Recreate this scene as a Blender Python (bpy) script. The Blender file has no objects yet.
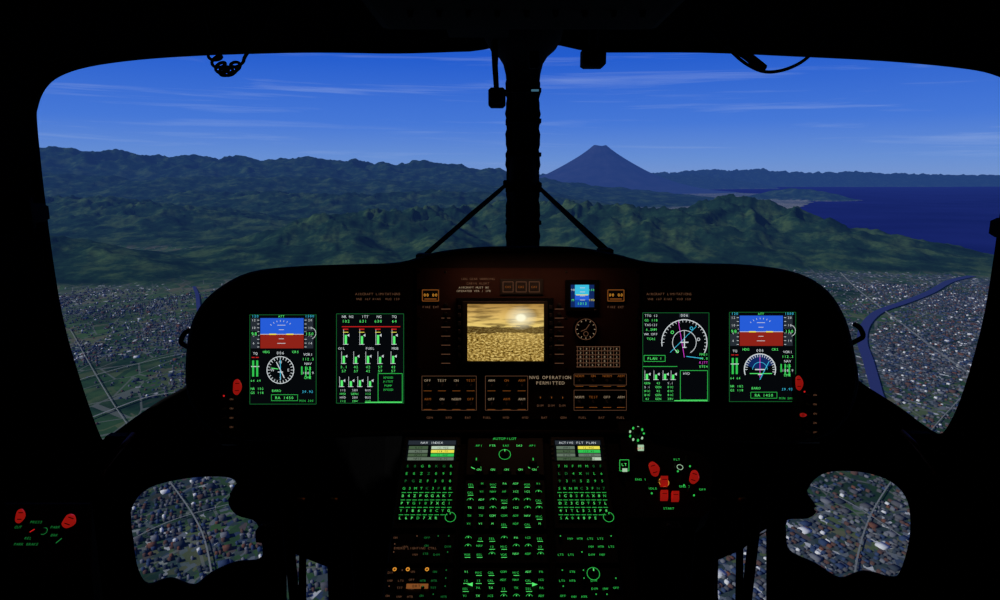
import bpy, bmesh, math, random
import numpy as np
from mathutils import Vector, Matrix
from mathutils.geometry import delaunay_2d_cdt

random.seed(4); np.random.seed(4)
scn = bpy.context.scene
scn.view_settings.view_transform = 'Standard'
scn.view_settings.look = 'None'
coll = scn.collection

# ---------------------------------------------------------------- frame of reference
EYE = Vector((0, 0, 1.25)); FPX = 666.67; PITCH = math.atan(120/FPX)
cp, sp = math.cos(PITCH), math.sin(PITCH)
U = Vector((1, 0, 0)); V = Vector((0, sp, cp)); F = Vector((0, cp, -sp))
GZ = EYE.z - 100.0            # ground (terrain is a reduced-scale landscape 100 units below)

def ray(px, py):
    return U*((px-500)/FPX) + V*((300-py)/FPX) + F
def W(px, py, d):
    return EYE + ray(px, py)*d
def G(px, py, z=GZ):
    r = ray(px, py); t = (z-EYE.z)/r.z
    return EYE + r*t

cam = bpy.data.cameras.new('camera'); co = bpy.data.objects.new('camera', cam); coll.objects.link(co)
co.location = EYE; co.rotation_euler = (math.pi/2-PITCH, 0, 0)
cam.lens = 24; cam.sensor_width = 36; cam.clip_start = 0.02; cam.clip_end = 200000
scn.camera = co

# ---------------------------------------------------------------- materials
def lin(c):
    return tuple(((v/255)/12.92 if v/255 <= .04045 else ((v/255+.055)/1.055)**2.4) for v in c) + (1,)
def new_mat(name):
    m = bpy.data.materials.new(name); m.use_nodes = True
    nt = m.node_tree; nt.nodes.clear()
    out = nt.nodes.new('ShaderNodeOutputMaterial')
    return m, nt, out
def N(nt, typ, **kw):
    n = nt.nodes.new(typ)
    for k, v in kw.items():
        if k in n.inputs: n.inputs[k].default_value = v
        else: setattr(n, k, v)
    return n
def surf_mat(name, c, rough=.6, metal=0, var=.25, scale=40, bump=.1, spec=.3):
    m, nt, out = new_mat(name)
    b = N(nt, 'ShaderNodeBsdfPrincipled'); b.inputs['Roughness'].default_value = rough
    b.inputs['Metallic'].default_value = metal
    b.inputs['Specular IOR Level'].default_value = spec
    tc = N(nt, 'ShaderNodeTexCoord'); nz = N(nt, 'ShaderNodeTexNoise'); nz.inputs['Scale'].default_value = scale
    nt.links.new(tc.outputs['Object'], nz.inputs['Vector'])
    cr = N(nt, 'ShaderNodeValToRGB')
    L = lin(c)
    cr.color_ramp.elements[0].color = tuple(v*(1-var) for v in L[:3])+(1,)
    cr.color_ramp.elements[1].color = tuple(v*(1+var) for v in L[:3])+(1,)
    nt.links.new(nz.outputs['Fac'], cr.inputs['Fac']); nt.links.new(cr.outputs['Color'], b.inputs['Base Color'])
    if bump:
        bp = N(nt, 'ShaderNodeBump'); bp.inputs['Strength'].default_value = bump; bp.inputs['Distance'].default_value = .002
        nt.links.new(nz.outputs['Fac'], bp.inputs['Height']); nt.links.new(bp.outputs['Normal'], b.inputs['Normal'])
    nt.links.new(b.outputs[0], out.inputs[0])
    return m
def emi(name, c, s=1.0):
    m, nt, out = new_mat(name)
    e = N(nt, 'ShaderNodeEmission'); e.inputs['Color'].default_value = lin(c); e.inputs['Strength'].default_value = s
    nt.links.new(e.outputs[0], out.inputs[0]); return m

BLACK = surf_mat('black_shell', (12, 12, 13), .9, spec=.05)
TRIM = surf_mat('black_rubber', (9, 9, 10), .9, spec=.05)
PANEL = surf_mat('panel_black', (24, 18, 16), .7, spec=.12)
PANELB = surf_mat('panel_brown', (50, 30, 24), .7, spec=.15)
KEY = surf_mat('key_plastic', (30, 30, 30), .6)
KNOB = surf_mat('knob_plastic', (36, 36, 38), .5)
METAL = surf_mat('dark_metal', (50, 48, 46), .5, .8)
BRASS = surf_mat('brass', (150, 95, 40), .35, .9)
def red_mat():
    m, nt, out = new_mat('red_handle_plastic_glow')
    b = N(nt, 'ShaderNodeBsdfPrincipled'); b.inputs['Base Color'].default_value = lin((225, 30, 22))
    b.inputs['Roughness'].default_value = .45
    b.inputs['Emission Color'].default_value = lin((215, 32, 24)); b.inputs['Emission Strength'].default_value = .38  # red glow put into the plastic itself; the handle is no lamp
    nt.links.new(b.outputs[0], out.inputs[0]); return m
REDP = red_mat()
SCR = emi('screen_off', (5, 7, 10))
GREEN = emi('sym_green', (90, 245, 115)); GREEN2 = emi('sym_green_dim', (50, 195, 80)); GREEN3 = emi('legend_green', (24, 108, 48))
WHITE = emi('sym_white', (205, 212, 215)); GREY = emi('sym_grey', (110, 115, 125)); DGREY = emi('sym_dark_grey', (38, 44, 52))
RED = emi('sym_red', (200, 30, 30)); AMBER = emi('sym_amber', (225, 150, 50)); AMBER2 = emi('legend_amber', (120, 66, 24))
BRN = emi('legend_brown', (92, 62, 44)); BRN2 = emi('legend_pale', (150, 130, 105))
BLUE = emi('sky_blue', (38, 92, 215)); DBLUE = emi('rose_blue', (16, 40, 95)); CYAN = emi('sym_cyan', (60, 190, 225))
ROAN = emi('ground_red', (142, 34, 24)); YEL = emi('sym_yellow', (235, 225, 80)); MAG = emi('sym_magenta', (210, 60, 200))
LGT = emi('cdu_screen', (100, 116, 100)); LGT2 = emi('cdu_bar', (185, 205, 180)); PIP = emi('pip', (165, 200, 165))

# ---------------------------------------------------------------- mesh building on measured surfaces
class Plane:
    def __init__(s, p0, n, kx=None):
        s.p0 = Vector(p0); s.n = Vector(n).normalized(); s.kx = kx
        s.U = U.copy(); s.V = s.n.cross(s.U).normalized()
        if s.V.z < 0: s.V = -s.V
    def hit(s, px, py):
        if s.kx: px = s.kx(px, py)
        r = ray(px, py); t = (s.p0-EYE).dot(s.n)/r.dot(s.n)
        return EYE+r*t, t
    def pt(s, px, py, h=0):
        return s.hit(px, py)[0] + s.n*h
GL = {}
def glyph(ch):
    if ch in GL: return GL[ch]
    cu = bpy.data.curves.new('g', 'FONT'); cu.body = ch; cu.size = 1; cu.resolution_u = 2; cu.fill_mode = 'FRONT'
    ob = bpy.data.objects.new('g', cu); coll.objects.link(ob)
    dg = bpy.context.evaluated_depsgraph_get(); me = bpy.data.meshes.new_from_object(ob.evaluated_get(dg))
    vs = [v.co.copy() for v in me.vertices]; fs = [tuple(p.vertices) for p in me.polygons]
    mid = (min(v.x for v in vs)+max(v.x for v in vs))/2
    for v in vs: v.x -= mid
    bpy.data.objects.remove(ob); bpy.data.curves.remove(cu); bpy.data.meshes.remove(me)
    GL[ch] = (vs, fs); return GL[ch]

class MB:
    def __init__(s, name, surf=None):
        s.name = name; s.s = surf; s.v = []; s.f = []; s.m = []; s.mats = []; s.sm = []
    def mi(s, mat):
        if mat not in s.mats: s.mats.append(mat)
        return s.mats.index(mat)
    def add(s, vs, fs, mat, smooth=False):
        o = len(s.v); s.v += [Vector(v) for v in vs]
        for f in fs: s.f.append(tuple(i+o for i in f)); s.m.append(s.mi(mat)); s.sm.append(smooth)
    def rect(s, x0, y0, x1, y1, mat, h=.0015):
        P = s.s.pt; s.add([P(x0, y1, h), P(x1, y1, h), P(x1, y0, h), P(x0, y0, h)], [(0, 1, 2, 3)], mat)
    def box(s, x0, y0, x1, y1, h0, h1, mat, c=1.0):
        P = s.s.pt
        vs = [P(x0, y1, h0), P(x1, y1, h0), P(x1, y0, h0), P(x0, y0, h0)]
        hm = h0+(h1-h0)*.75
        vs += [P(x0, y1, hm), P(x1, y1, hm), P(x1, y0, hm), P(x0, y0, hm)]
        vs += [P(x0+c, y1-c, h1), P(x1-c, y1-c, h1), P(x1-c, y0+c, h1), P(x0+c, y0+c, h1)]
        fs = [(3, 2, 1, 0), (8, 9, 10, 11)]
        for k in (0, 4):
            for i in range(4): j = (i+1) % 4; fs.append((k+i, k+j, k+4+j, k+4+i))
        s.add(vs, fs, mat)
    def line(s, x0, y0, x1, y1, w, mat, h=.0025):
        dx, dy = x1-x0, y1-y0; L = math.hypot(dx, dy) or 1; nx, ny = -dy/L*w/2, dx/L*w/2; P = s.s.pt
        s.add([P(x0+nx, y0+ny, h), P(x1+nx, y1+ny, h), P(x1-nx, y1-ny, h), P(x0-nx, y0-ny, h)], [(0, 1, 2, 3)], mat)
    def frame(s, x0, y0, x1, y1, w, mat, h=.0025):
        s.line(x0, y0, x1, y0, w, mat, h); s.line(x0, y1, x1, y1, w, mat, h)
        s.line(x0, y0, x0, y1, w, mat, h); s.line(x1, y0, x1, y1, w, mat, h)
    def ring(s, cx, cy, r0, r1, mat, a0=0, a1=360, h=.0025, n=32):
        c, d = s.s.hit(cx, cy); k = d/FPX; vs = []; fs = []
        for i in range(n+1):
            a = math.radians(a0+(a1-a0)*i/n); e = s.s.U*math.cos(a)+s.s.V*math.sin(a)
            vs += [c+s.s.n*h+e*r0*k, c+s.s.n*h+e*r1*k]
            if i: fs.append((2*i-2, 2*i-1, 2*i+1, 2*i))
        s.add(vs, fs, mat)
    def disc(s, cx, cy, r, mat, h=.002, n=24):
        c, d = s.s.hit(cx, cy); k = d/FPX
        s.add([c+s.s.n*h+(s.s.U*math.cos(2*math.pi*i/n)+s.s.V*math.sin(2*math.pi*i/n))*r*k for i in range(n)], [tuple(range(n))], mat)
    def ticks(s, cx, cy, r0, r1, n, w, mat, a0=0, a1=360, h=.0125):
        for i in range(n):
            a = math.radians(a0+(a1-a0)*i/n); s.line(cx+r0*math.cos(a), cy-r0*math.sin(a), cx+r1*math.cos(a), cy-r1*math.sin(a), w, mat, h)
    def lathe(s, cx, cy, prof, mat, n=20):
        """prof: list of (radius_px, height_m)"""
        c, d = s.s.hit(cx, cy); k = d/FPX
        s.lathe3(c, s.s.n, s.s.U, s.s.V, [(r*k, h) for r, h in prof], mat, n)
    def lathe3(s, c, nrm, u, v, prof, mat, n=20):
        vs = []; fs = []
        for r, h in prof:
            for i in range(n):
                a = 2*math.pi*i/n; vs.append(c+nrm*h+(u*math.cos(a)+v*math.sin(a))*r)
        for j in range(len(prof)-1):
            for i in range(n):
                i2 = (i+1) % n; fs.append((j*n+i, j*n+i2, (j+1)*n+i2, (j+1)*n+i))
        fs.append(tuple(range((len(prof)-1)*n, len(prof)*n))); fs.append(tuple(reversed(range(n))))
        s.add(vs, fs, mat, True)
    def knob(s, cx, cy, r, h, mat=None, mark=None):
        s.lathe(cx, cy, [(r*1.15, 0), (r*1.15, h*.25), (r*.9, h*.3), (r*.85, h*.9), (r*.7, h)], mat or KNOB, 16)
        if mark: s.line(cx, cy-r*.2, cx, cy-r*.75, max(.8, r*.2), mark, h+.0008)
    def text(s, t, x, y, hp, mat, h=.0025, adv=.68, center=True):
        """hp: cap height px, (x,y) centre / left baseline px"""
        sz = hp/.72
        if center: x = x - len(t)*adv*sz/2
        c, d = s.s.hit(x, y+hp/2); k = d/FPX; pos = adv/2
        for ch in t:
            if ch != ' ':
                vs, fs = glyph(ch)
                s.add([c+s.s.n*h+(s.s.U*(pos+v.x)+s.s.V*v.y)*sz*k for v in vs], fs, mat)
            pos += adv
    def tube(s, pts, r, mat, n=10, closed=False):
        pts = [Vector(p) for p in pts]; m = len(pts); vs = []; fs = []
        rs = r if isinstance(r, (list, tuple)) else [r]*m
        up = Vector((.13, .3, .94))
        for i, p in enumerate(pts):
            a = pts[(i-1) % m] if (closed or i) else p; b = pts[(i+1) % m] if (closed or i < m-1) else p
            t = (b-a).normalized(); e1 = t.cross(up)
            if e1.length < .05: e1 = t.cross(Vector((1, 0, 0)))
            e1.normalize(); e2 = t.cross(e1)
            for j in range(n):
                g = 2*math.pi*j/n; vs.append(p+(e1*math.cos(g)+e2*math.sin(g))*rs[i])
        for i in range(m if closed else m-1):
            i2 = (i+1) % m
            for j in range(n):
                j2 = (j+1) % n; fs.append((i*n+j, i*n+j2, i2*n+j2, i2*n+j))
        if not closed: fs += [tuple(reversed(range(n))), tuple(range((m-1)*n, m*n))]
        s.add(vs, fs, mat, True)
    def obox(s, c, ax, ay, az, mat, ch=.12):
        """oriented chamfered box, half vectors"""
        c = Vector(c); vs = []; fs = []
        k = 1-ch
        for (a, b, z) in [(k, k, -1), (1, 1, -k), (1, 1, k), (k, k, 1)]:
            for sx, sy in ((-1, -1), (1, -1), (1, 1), (-1, 1)): vs.append(c+ax*sx*a+ay*sy*b+az*z)
        fs = [(3, 2, 1, 0), (12, 13, 14, 15)]
        for q in (0, 4, 8):
            for i in range(4): j = (i+1) % 4; fs.append((q+i, q+j, q+4+j, q+4+i))
        s.add(vs, fs, mat)
    def done(s, parent=None, bevel=0):
        me = bpy.data.meshes.new(s.name); me.from_pydata([tuple(v) for v in s.v], [], s.f)
        for m in s.mats: me.materials.append(m)
        me.polygons.foreach_set('material_index', s.m); me.polygons.foreach_set('use_smooth', s.sm); me.update()
        ob = bpy.data.objects.new(s.name, me); coll.objects.link(ob)
        if parent: ob.parent = parent
        if bevel:
            b = ob.modifiers.new('b', 'BEVEL'); b.width = bevel; b.segments = 2; b.limit_method = 'ANGLE'
        return ob

def smooth_poly(pts, n=5):
    """closed Catmull-Rom through points"""
    out = []; m = len(pts)
    for i in range(m):
        p0, p1, p2, p3 = [Vector(pts[(i+k) % m]) for k in (-1, 0, 1, 2)]
        for j in range(n):
            t = j/n
            out.append(.5*((2*p1)+(p2-p0)*t+(2*p0-5*p1+4*p2-p3)*t*t+(3*p1-p0-3*p2+p3)*t**3))
    return [(p[0], p[1]) for p in out]
def smooth_open(pts, n=8):
    pts = [Vector(p) for p in pts]; out = []; m = len(pts)
    for i in range(m-1):
        p0 = pts[max(i-1, 0)]; p1 = pts[i]; p2 = pts[i+1]; p3 = pts[min(i+2, m-1)]
        for j in range(n):
            t = j/n
            out.append(.5*((2*p1)+(p2-p0)*t+(2*p0-5*p1+4*p2-p3)*t*t+(3*p1-p0-3*p2+p3)*t**3))
    out.append(pts[-1]); return out

# ---------------------------------------------------------------- nose shell (curved) with window openings
def shell_y(x, dz):
    return 2.1-.42*x*x-.45*max(dz, 0)-.35*max(-dz-.4, 0)
def on_shell(px, py, off=0):
    r = ray(px, py); a, b = .3, 4.
    for _ in range(40):
        t = (a+b)/2; p = r*t
        if p.y < shell_y(p.x, p.z)-off: a = t
        else: b = t
    return EYE+r*a
win = {}
win[1] = [(36, 122), (37, 105), (44, 88), (60, 74), (90, 64), (140, 57), (200, 53), (260, 51), (320, 50), (400, 51), (470, 49), (512, 49),
          (512, 120), (512, 250), (512, 330), (400, 335), (260, 345), (200, 378), (187, 389), (165, 401), (140, 418), (118, 434), (105, 441), (97, 430), (80, 382), (63, 322), (52, 260), (43, 190)]
win[2] = [(534, 49), (600, 50), (700, 50), (800, 54), (880, 58), (950, 64), (990, 71), (1012, 84), (1016, 110), (1008, 170), (1000, 220), (994, 262),
          (984, 320), (966, 386), (950, 424), (938, 435), (922, 428), (895, 408), (862, 387), (845, 375), (790, 345), (640, 335), (534, 330), (534, 150)]
win[3] = [(131, 505), (150, 483), (190, 473), (228, 472), (241, 480), (233, 497), (240, 510), (260, 518), (268, 545), (262, 559), (238, 562), (215, 572),
          (196, 585), (172, 578), (150, 584), (138, 570), (132, 538)]
win[4] = [(802, 489), (814, 472), (836, 466), (870, 469), (897, 482), (910, 505), (910, 540), (900, 572), (888, 577), (862, 571), (838, 578), (812, 563),
          (786, 550), (781, 530), (784, 515), (805, 513), (811, 505)]
win[5] = [(286, 547), (308, 553), (331, 563), (331, 618), (286, 618)]
win[6] = [(714, 556), (738, 545), (767, 528), (767, 618), (716, 618)]
xz = {}
for k, p in win.items():
    q = smooth_poly(p, 4) if k < 5 else p
    xz[k] = [(lambda w: Vector((w.x, w.z)))(on_shell(a, b)) for a, b in q]
def inside(p, poly):
    c = False; n = len(poly); j = n-1
    for i in range(n):
        a, b = poly[i], poly[j]
        if (a[1] > p[1]) != (b[1] > p[1]) and p[0] < (b[0]-a[0])*(p[1]-a[1])/(b[1]-a[1])+a[0]: c = not c
        j = i
    return c
def cdt(polys, outer, keep):
    pts = []; edges = []
    def addp(poly):
        o = len(pts); n = len(poly)
        for i, p in enumerate(poly): pts.append(Vector(p)); edges.append((o+i, o+(i+1) % n))
    for p in polys: addp(p)
    if outer: addp(outer)
    allp = [p for q in polys for p in q]
    x = -1.35
    while x <= 1.351:
        z = -.25
        while z <= 2.0:
            if all((p[0]-x)**2+(p[1]-z)**2 > .0016 for p in allp): pts.append(Vector((x, z)))
            z += .1
        x += .1
    r = delaunay_2d_cdt(pts, edges, [], 0, 1e-5)
    vs = [Vector((p[0], shell_y(p[0], p[1]-EYE.z), p[1])) for p in r[0]]
    fs = []
    for f in r[2]:
        c = (sum(r[0][i][0] for i in f)/len(f), sum(r[0][i][1] for i in f)/len(f))
        if keep(c): fs.append(tuple(f))
    used = sorted({i for f in fs for i in f}); mp = {u: i for i, u in enumerate(used)}
    return [vs[u] for u in used], [tuple(mp[i] for i in f) for f in fs]
outer = [(-1.35, -.25), (1.35, -.25), (1.35, 1.95), (-1.35, 1.95)]
vs, fs = cdt(list(xz.values()), outer, lambda c: not any(inside(c, q) for q in xz.values()))
mb = MB('wall_front'); mb.add(vs, fs, BLACK, False); wf = mb.done()
sm = wf.modifiers.new('s', 'SOLIDIFY'); sm.thickness = .03; sm.offset = 0
# rubber seals around each opening
for k, q in xz.items():
    sl = MB('window_seal'); pts = [Vector((p[0], shell_y(p[0], p[1]-EYE.z)-.012, p[1])) for p in q]
    sl.tube(pts, .009, TRIM, 6, True); sl.name = 'trim_%d' % k; sl.done()
# glass
mg, nt, out = new_mat('window_glass')
tr = N(nt, 'ShaderNodeBsdfTransparent'); tr.inputs[0].default_value = (.97, .985, 1, 1); gs = N(nt, 'ShaderNodeBsdfGlossy'); gs.inputs['Roughness'].default_value = .02
mx = N(nt, 'ShaderNodeMixShader'); mx.inputs[0].default_value = .015
nt.links.new(tr.outputs[0], mx.inputs[1]); nt.links.new(gs.outputs[0], mx.inputs[2]); nt.links.new(mx.outputs[0], out.inputs[0])
for k, q in xz.items():
    vs, fs = cdt([q], None, lambda c: inside(c, q))
    g = MB('window_%d' % k); g.add(vs, fs, mg, True); g.done()

# cabin room shell
def slab(name, x0, x1, y0, y1, z0, z1, mat=BLACK):
    m = MB(name); m.obox(((x0+x1)/2, (y0+y1)/2, (z0+z1)/2), Vector(((x1-x0)/2, 0, 0)), Vector((0, (y1-y0)/2, 0)), Vector((0, 0, (z1-z0)/2)), mat, .0)
    return m.done()
slab('floor', -1.4, 1.4, -1.5, 1.5, -.09, -.04)
m = MB('floor_toe_board'); m.obox((0, 1.62, -.17), Vector((1.35, 0, 0)), Vector((0, .17, -.04)), Vector((0, .003, .02)), BLACK, 0); m.done()
slab('ceiling', -1.4, 1.4, -1.5, 1.95, 1.93, 1.99)
slab('wall_left', -1.42, -1.34, -1.5, 1.5, -.05, 1.95)
slab('wall_right', 1.34, 1.42, -1.5, 1.5, -.05, 1.95)
slab('wall_back', -1.4, 1.4, -1.56, -1.5, -.05, 1.95)

# ---------------------------------------------------------------- instrument panel
DP = 1.6
PN = -F
PS = Plane(W(500, 300, DP), PN)
outline = [(187, 392), (187, 345), (196, 313), (216, 290), (250, 272), (300, 266), (355, 264), (400, 262), (436, 252), (478, 247), (525, 246), (575, 247), (612, 253), (650, 262),
           (700, 263), (752, 265), (798, 273), (828, 291), (846, 320), (855, 355), (858, 388), (842, 425), (800, 442), (700, 440), (620, 436), (400, 436), (300, 440), (240, 440), (205, 425)]
ol = smooth_poly(outline, 4)
cx0, cy0 = 522, 345
def scl(o, k, ky=None):
    return [(cx0+(x-cx0)*k, cy0+(y-cy0)*(ky or k)) for x, y in o]
ip = MB('instrument_panel', PS)
n = len(ol)
rings = [(scl(ol, .965, .94), DP-.0), (scl(ol, .975, .955), DP-.055), (scl(ol, .99, .98), DP-.075), (ol, DP-.062), (ol, DP-.03), (scl(ol, .99, .99), DP+.04), (scl(ol, .93, .93), DP+.2)]
vs = []; fs = []
for o, d in rings:
    vs += [W(x, y, d) for x, y in o]
for j in range(len(rings)-1):
    for i in range(n): i2 = (i+1) % n; fs.append((j*n+i, j*n+i2, (j+1)*n+i2, (j+1)*n+i))
ip.add(vs, fs, BLACK, True)
ip.add([W(x, y, DP) for x, y in rings[0][0]], [tuple(range(n))], PANEL)
ip.add([W(x, y, DP+.2) for x, y in rings[-1][0]], [tuple(range(n))], BLACK)
# centre sub panel, brown lit
ip.box(416, 268, 640, 420, 0, .006, PANELB, 1.5)
for x in (420, 446, 566, 636):
    for y in (272, 318, 368, 415): ip.lathe(x, y, [(1.4, .006), (1.4, .0075), (1, .008)], METAL, 8)
H6 = .008
ip.text('LDG GEAR WARNING', 478, 279, 2.2, BRN, H6); ip.text('CABIN ALERT', 478, 283.5, 2.2, BRN, H6)
ip.text('AIRCRAFT MUST BE', 474, 287.5, 2.0, BRN2, H6); ip.text('OPERATED VFR / IFR', 474, 291, 2.0, BRN2, H6)
for cxx in (378, 669):
    ip.text('AIRCRAFT LIMITATIONS', cxx, 294, 2.4, BRN, .002); ip.text('VNE 167 KIAS  VLO 150', cxx, 299, 2.2, BRN, .002)
for cx in (431, 615):
    ip.box(cx-9, 288, cx+9, 303, .006, .012, KEY, 1); ip.frame(cx-8, 290, cx+8, 301, .8, AMBER2, .0125)
    ip.text('00 00', cx, 295, 3, AMBER, .0125); ip.line(cx-6, 299, cx+6, 299, 1, AMBER2, .0125)
    ip.text('FIRE EXT', cx, 307, 2.2, BRN, H6)
ip.box(500, 279, 543, 295, .006, .011, KEY, 1)
for i in range(3): ip.frame(503+i*13, 282, 513+i*13, 292, .5, BRN, .0115); ip.text('CAS', 508+i*13, 287, 2.2, AMBER2, .0115)
for x in (446, 559):
    for y in range(305, 362, 9): ip.lathe(x, y, [(2.2, .006), (2.2, .009), (1.6, .010)], KEY, 10); ip.line(x-4.5, y+4, x+4.5, y+4, .6, BRN, .0065)
for (x0, y0, x1, y1, nc, nr) in ((421, 374, 478, 411, 4, 2), (484, 374, 529, 411, 3, 2), (572, 388, 627, 411, 4, 1), (572, 372, 627, 386, 4, 1)):
    ip.box(x0, y0, x1, y1, .006, .011, PANEL, 1); ip.frame(x0+1.5, y0+1.5, x1-1.5, y1-1.5, .4, BRN, .0115)
    for r in range(nr):
        for c in range(nc):
            x = x0+(c+.5)*(x1-x0)/nc; y = y0+(r+.55)*(y1-y0)/nr
            ip.lathe(x, y+1, [(2.6, .011), (2.6, .013), (1.2, .014), (1.0, .024), (1.5, .026)], METAL, 10)
            ip.text(random.choice(['ON', 'OFF', 'ARM', 'TEST', 'NORM']), x, y-4.3, 2.4, BRN2 if random.random() < .5 else AMBER2, .0116)
            ip.line(x-4, y+6, x+4, y+6, .5, AMBER2, .0116)
ip.text('NVG OPERATION', 550, 377, 3.2, BRN2, H6, adv=.72); ip.text('PERMITTED', 550, 382.5, 3.2, BRN2, H6, adv=.72)
for i in range(3): ip.knob(540+i*11, 398, 3, .016, KNOB, AMBER2); ip.text('DIM', 540+i*11, 405, 2.2, BRN, H6)
# limit placard
ip.box(575, 345, 620, 369, .006, .008, PANEL, .5)
for i in range(6): ip.line(576, 346.5+i*4, 619, 346.5+i*4, .6, BRN, .0085)
for i in range(8): ip.line(577+i*6, 346, 577+i*6, 367, .5, BRN, .0085)
for i in range(5):
    for j in range(7): ip.text(random.choice('123456789'), 580+j*6, 348.6+i*4, 2.2, BRN2, .0086)
for i in range(11): ip.text(random.choice(['GEN', 'BAT', 'FUEL', 'PUMP', 'HYD', 'XFD']), 430+i*19, 417, 2.2, BRN, H6)
for (px, py, sx) in ((186, 342, -1), (858, 336, 1)):
    ip.tube(smooth_open([W(px-sx*8, py+8, DP), W(px, py+4, DP), W(px+sx*5, py, DP), W(px+sx*2, py-8, DP), W(px-sx*4, py-12, DP)]), .006, BLACK)
ip.done()

# ---------------------------------------------------------------- flight displays
def bezel(m, x0, y0, x1, y1, b=4):
    m.box(x0-b, y0-b, x1+b, y1+b, .001, .010, TRIM, 1.2)
    m.rect(x0, y0, x1, y1, SCR, .0105)
    for i in range(6):
        yy = y0+6+i*(y1-y0-12)/5
        for xx in (x0-b/2, x1+b/2): m.box(xx-1, yy-1.8, xx+1, yy+1.8, .010, .013, KNOB, .3)
HS = .0112; HT = .012
def pfd(ox, oy, kind):
    m = MB('flight_display', PS)
    X = lambda v: v+ox
    Y = lambda v: v+oy
    bezel(m, X(251), Y(314), X(318), Y(404))
    m.rect(X(262), Y(318), X(305), Y(334), BLUE, HS); m.rect(X(262), Y(334), X(305), Y(348), ROAN, HS)
    m.line(X(262), Y(334), X(305), Y(334), .5, WHITE, HT)
    for i, w in ((-9, 4), (-4.5, 2.5), (4.5, 2.5), (9, 4)): m.line(X(283-w), Y(334+i), X(283+w), Y(334+i), .5, WHITE, HT)
    m.line(X(271), Y(334), X(278), Y(334), 1.2, YEL, HT+.0003); m.line(X(288), Y(334), X(295), Y(334), 1.2, YEL, HT+.0003)
    m.ticks(X(283), Y(336), 14.5, 16, 7, .5, WHITE, 55, 145); m.text('ATT', X(283), Y(316.2), 2.2, GREEN, HT)
    m.rect(X(252.5), Y(318), X(261), Y(348), DGREY, HS); m.rect(X(306), Y(318), X(314.5), Y(348), DGREY, HS)
    for i in range(8):
        y = 320+i*3.8
        m.line(X(259), Y(y), X(261), Y(y), .5, WHITE, HT); m.line(X(306), Y(y), X(308), Y(y), .5, WHITE, HT)
        if i % 2 == 0: m.text(str(12-i), X(255.5), Y(y), 2.3, WHITE, HT); m.text(str(20-i), X(311.5), Y(y), 2.3, WHITE, HT)
    m.rect(X(252.5), Y(331), X(260), Y(336), SCR, HT); m.text('98', X(256), Y(333.5), 3.4, GREEN, HT+.0004)
    m.rect(X(306), Y(331), X(315), Y(336), SCR, HT); m.text('150', X(311), Y(333.5), 3, GREEN, HT+.0004)
    m.text('120', X(257), Y(316), 2.5, CYAN, HT); m.text('1500', X(311), Y(316), 2.5, CYAN, HT)
    m.ring(X(311.5), Y(333), 5.5, 6, WHITE, -70, 70, HT, 12)
    cx, cy = X(282), Y(369.5)
    if kind == 0:
        m.ring(cx, cy, 13, 13.7, WHITE, h=HT); m.ticks(cx, cy, 10.5, 13, 24, .6, WHITE)
        m.line(cx-4, cy-8, cx+4, cy+8, .9, WHITE, HT); m.line(cx-9, cy-2, cx-2, cy-1, .7, GREEN, HT); m.line(cx, cy-10, cx, cy+10, .7, CYAN, HT); m.line(cx-2.5, cy+2, cx+2.5, cy+2, .9, WHITE, HT)
        for a, c in ((90, 'N'), (0, 'E'), (270, 'S'), (180, 'W')): m.text(c, cx+8*math.cos(math.radians(a)), cy-8*math.sin(math.radians(a)), 2.8, WHITE, HT)
    else:
        m.ring(cx, cy+2, 0.2, 15, DBLUE, 20, 165, HS, 20); m.ring(cx, cy+2, 15, 16, WHITE, -20, 200, HT); m.ticks(cx, cy+2, 12.5, 15, 20, .6, WHITE, -10, 190)
        m.ring(cx, cy+2, 7, 7.5, CYAN, 0, 180, HT, 18); m.line(cx, cy+12, cx+9, cy-6, .7, CYAN, HT); m.line(cx-10, cy+6, cx+12, cy+6, .7, GREEN, HT)
        m.line(cx, cy-12, cx, cy+10, .6, MAG, HT); m.line(cx-5, cy+2, cx+5, cy+2, 1.1, WHITE, HT); m.line(cx-2, cy+7, cx+2, cy+7, .9, WHITE, HT)
    m.text('HDG', X(268), Y(351.5), 2.4, GREEN, HT); m.text('006', X(282), Y(352.5), 2.8, WHITE, HT); m.text('CRS', X(297), Y(351.5), 2.4, GREEN, HT)
    for x in (254, 258): m.rect(X(x), Y(360), X(x+2), Y(376), GREEN2, HT); m.line(X(x-.5), Y(357), X(x+2.5), Y(357), .8, RED, HT); m.line(X(x-1), Y(366), X(x+3), Y(366), .9, WHITE, HT)
    m.text('TQ', X(257), Y(353), 2.4, WHITE, HT); m.text('64 64', X(257.5), Y(380), 2.2, GREEN, HT)
    for i, t in enumerate(['VOR1', '112.3', 'NAV', 'ILS', '108.9', 'DME']): m.text(t, X(309.5), Y(354+i*4.6), 2.5, GREEN if i % 2 else WHITE, HT)
    for i in range(3): m.rect(X(302.5+i*4), Y(366), X(303.9+i*4), Y(374+2*i), GREEN2, HS)
    m.text('NR 102', X(259), Y(388), 2.3, GREEN, HT); m.text('GS 118', X(259), Y(392), 2.3, GREEN, HT)
    m.text('BARO', X(278), Y(390), 2.4, GREEN, HT); m.frame(X(273), Y(394), X(299), Y(400), .4, GREEN2, HS); m.text('RA 1450', X(286), Y(397), 2.8, GREEN, HT)
    m.text('29.92', X(309), Y(391), 2.4, CYAN, HT); m.text('MIN 200', X(308), Y(400), 2.1, GREEN2, HT)
    m.frame(X(251.7), Y(314.7), X(317.5), Y(403.3), .4, GREEN3, HT)
    m.done()
pfd(0, 0, 0)
pfd(476, -2.5, 1)

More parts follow.
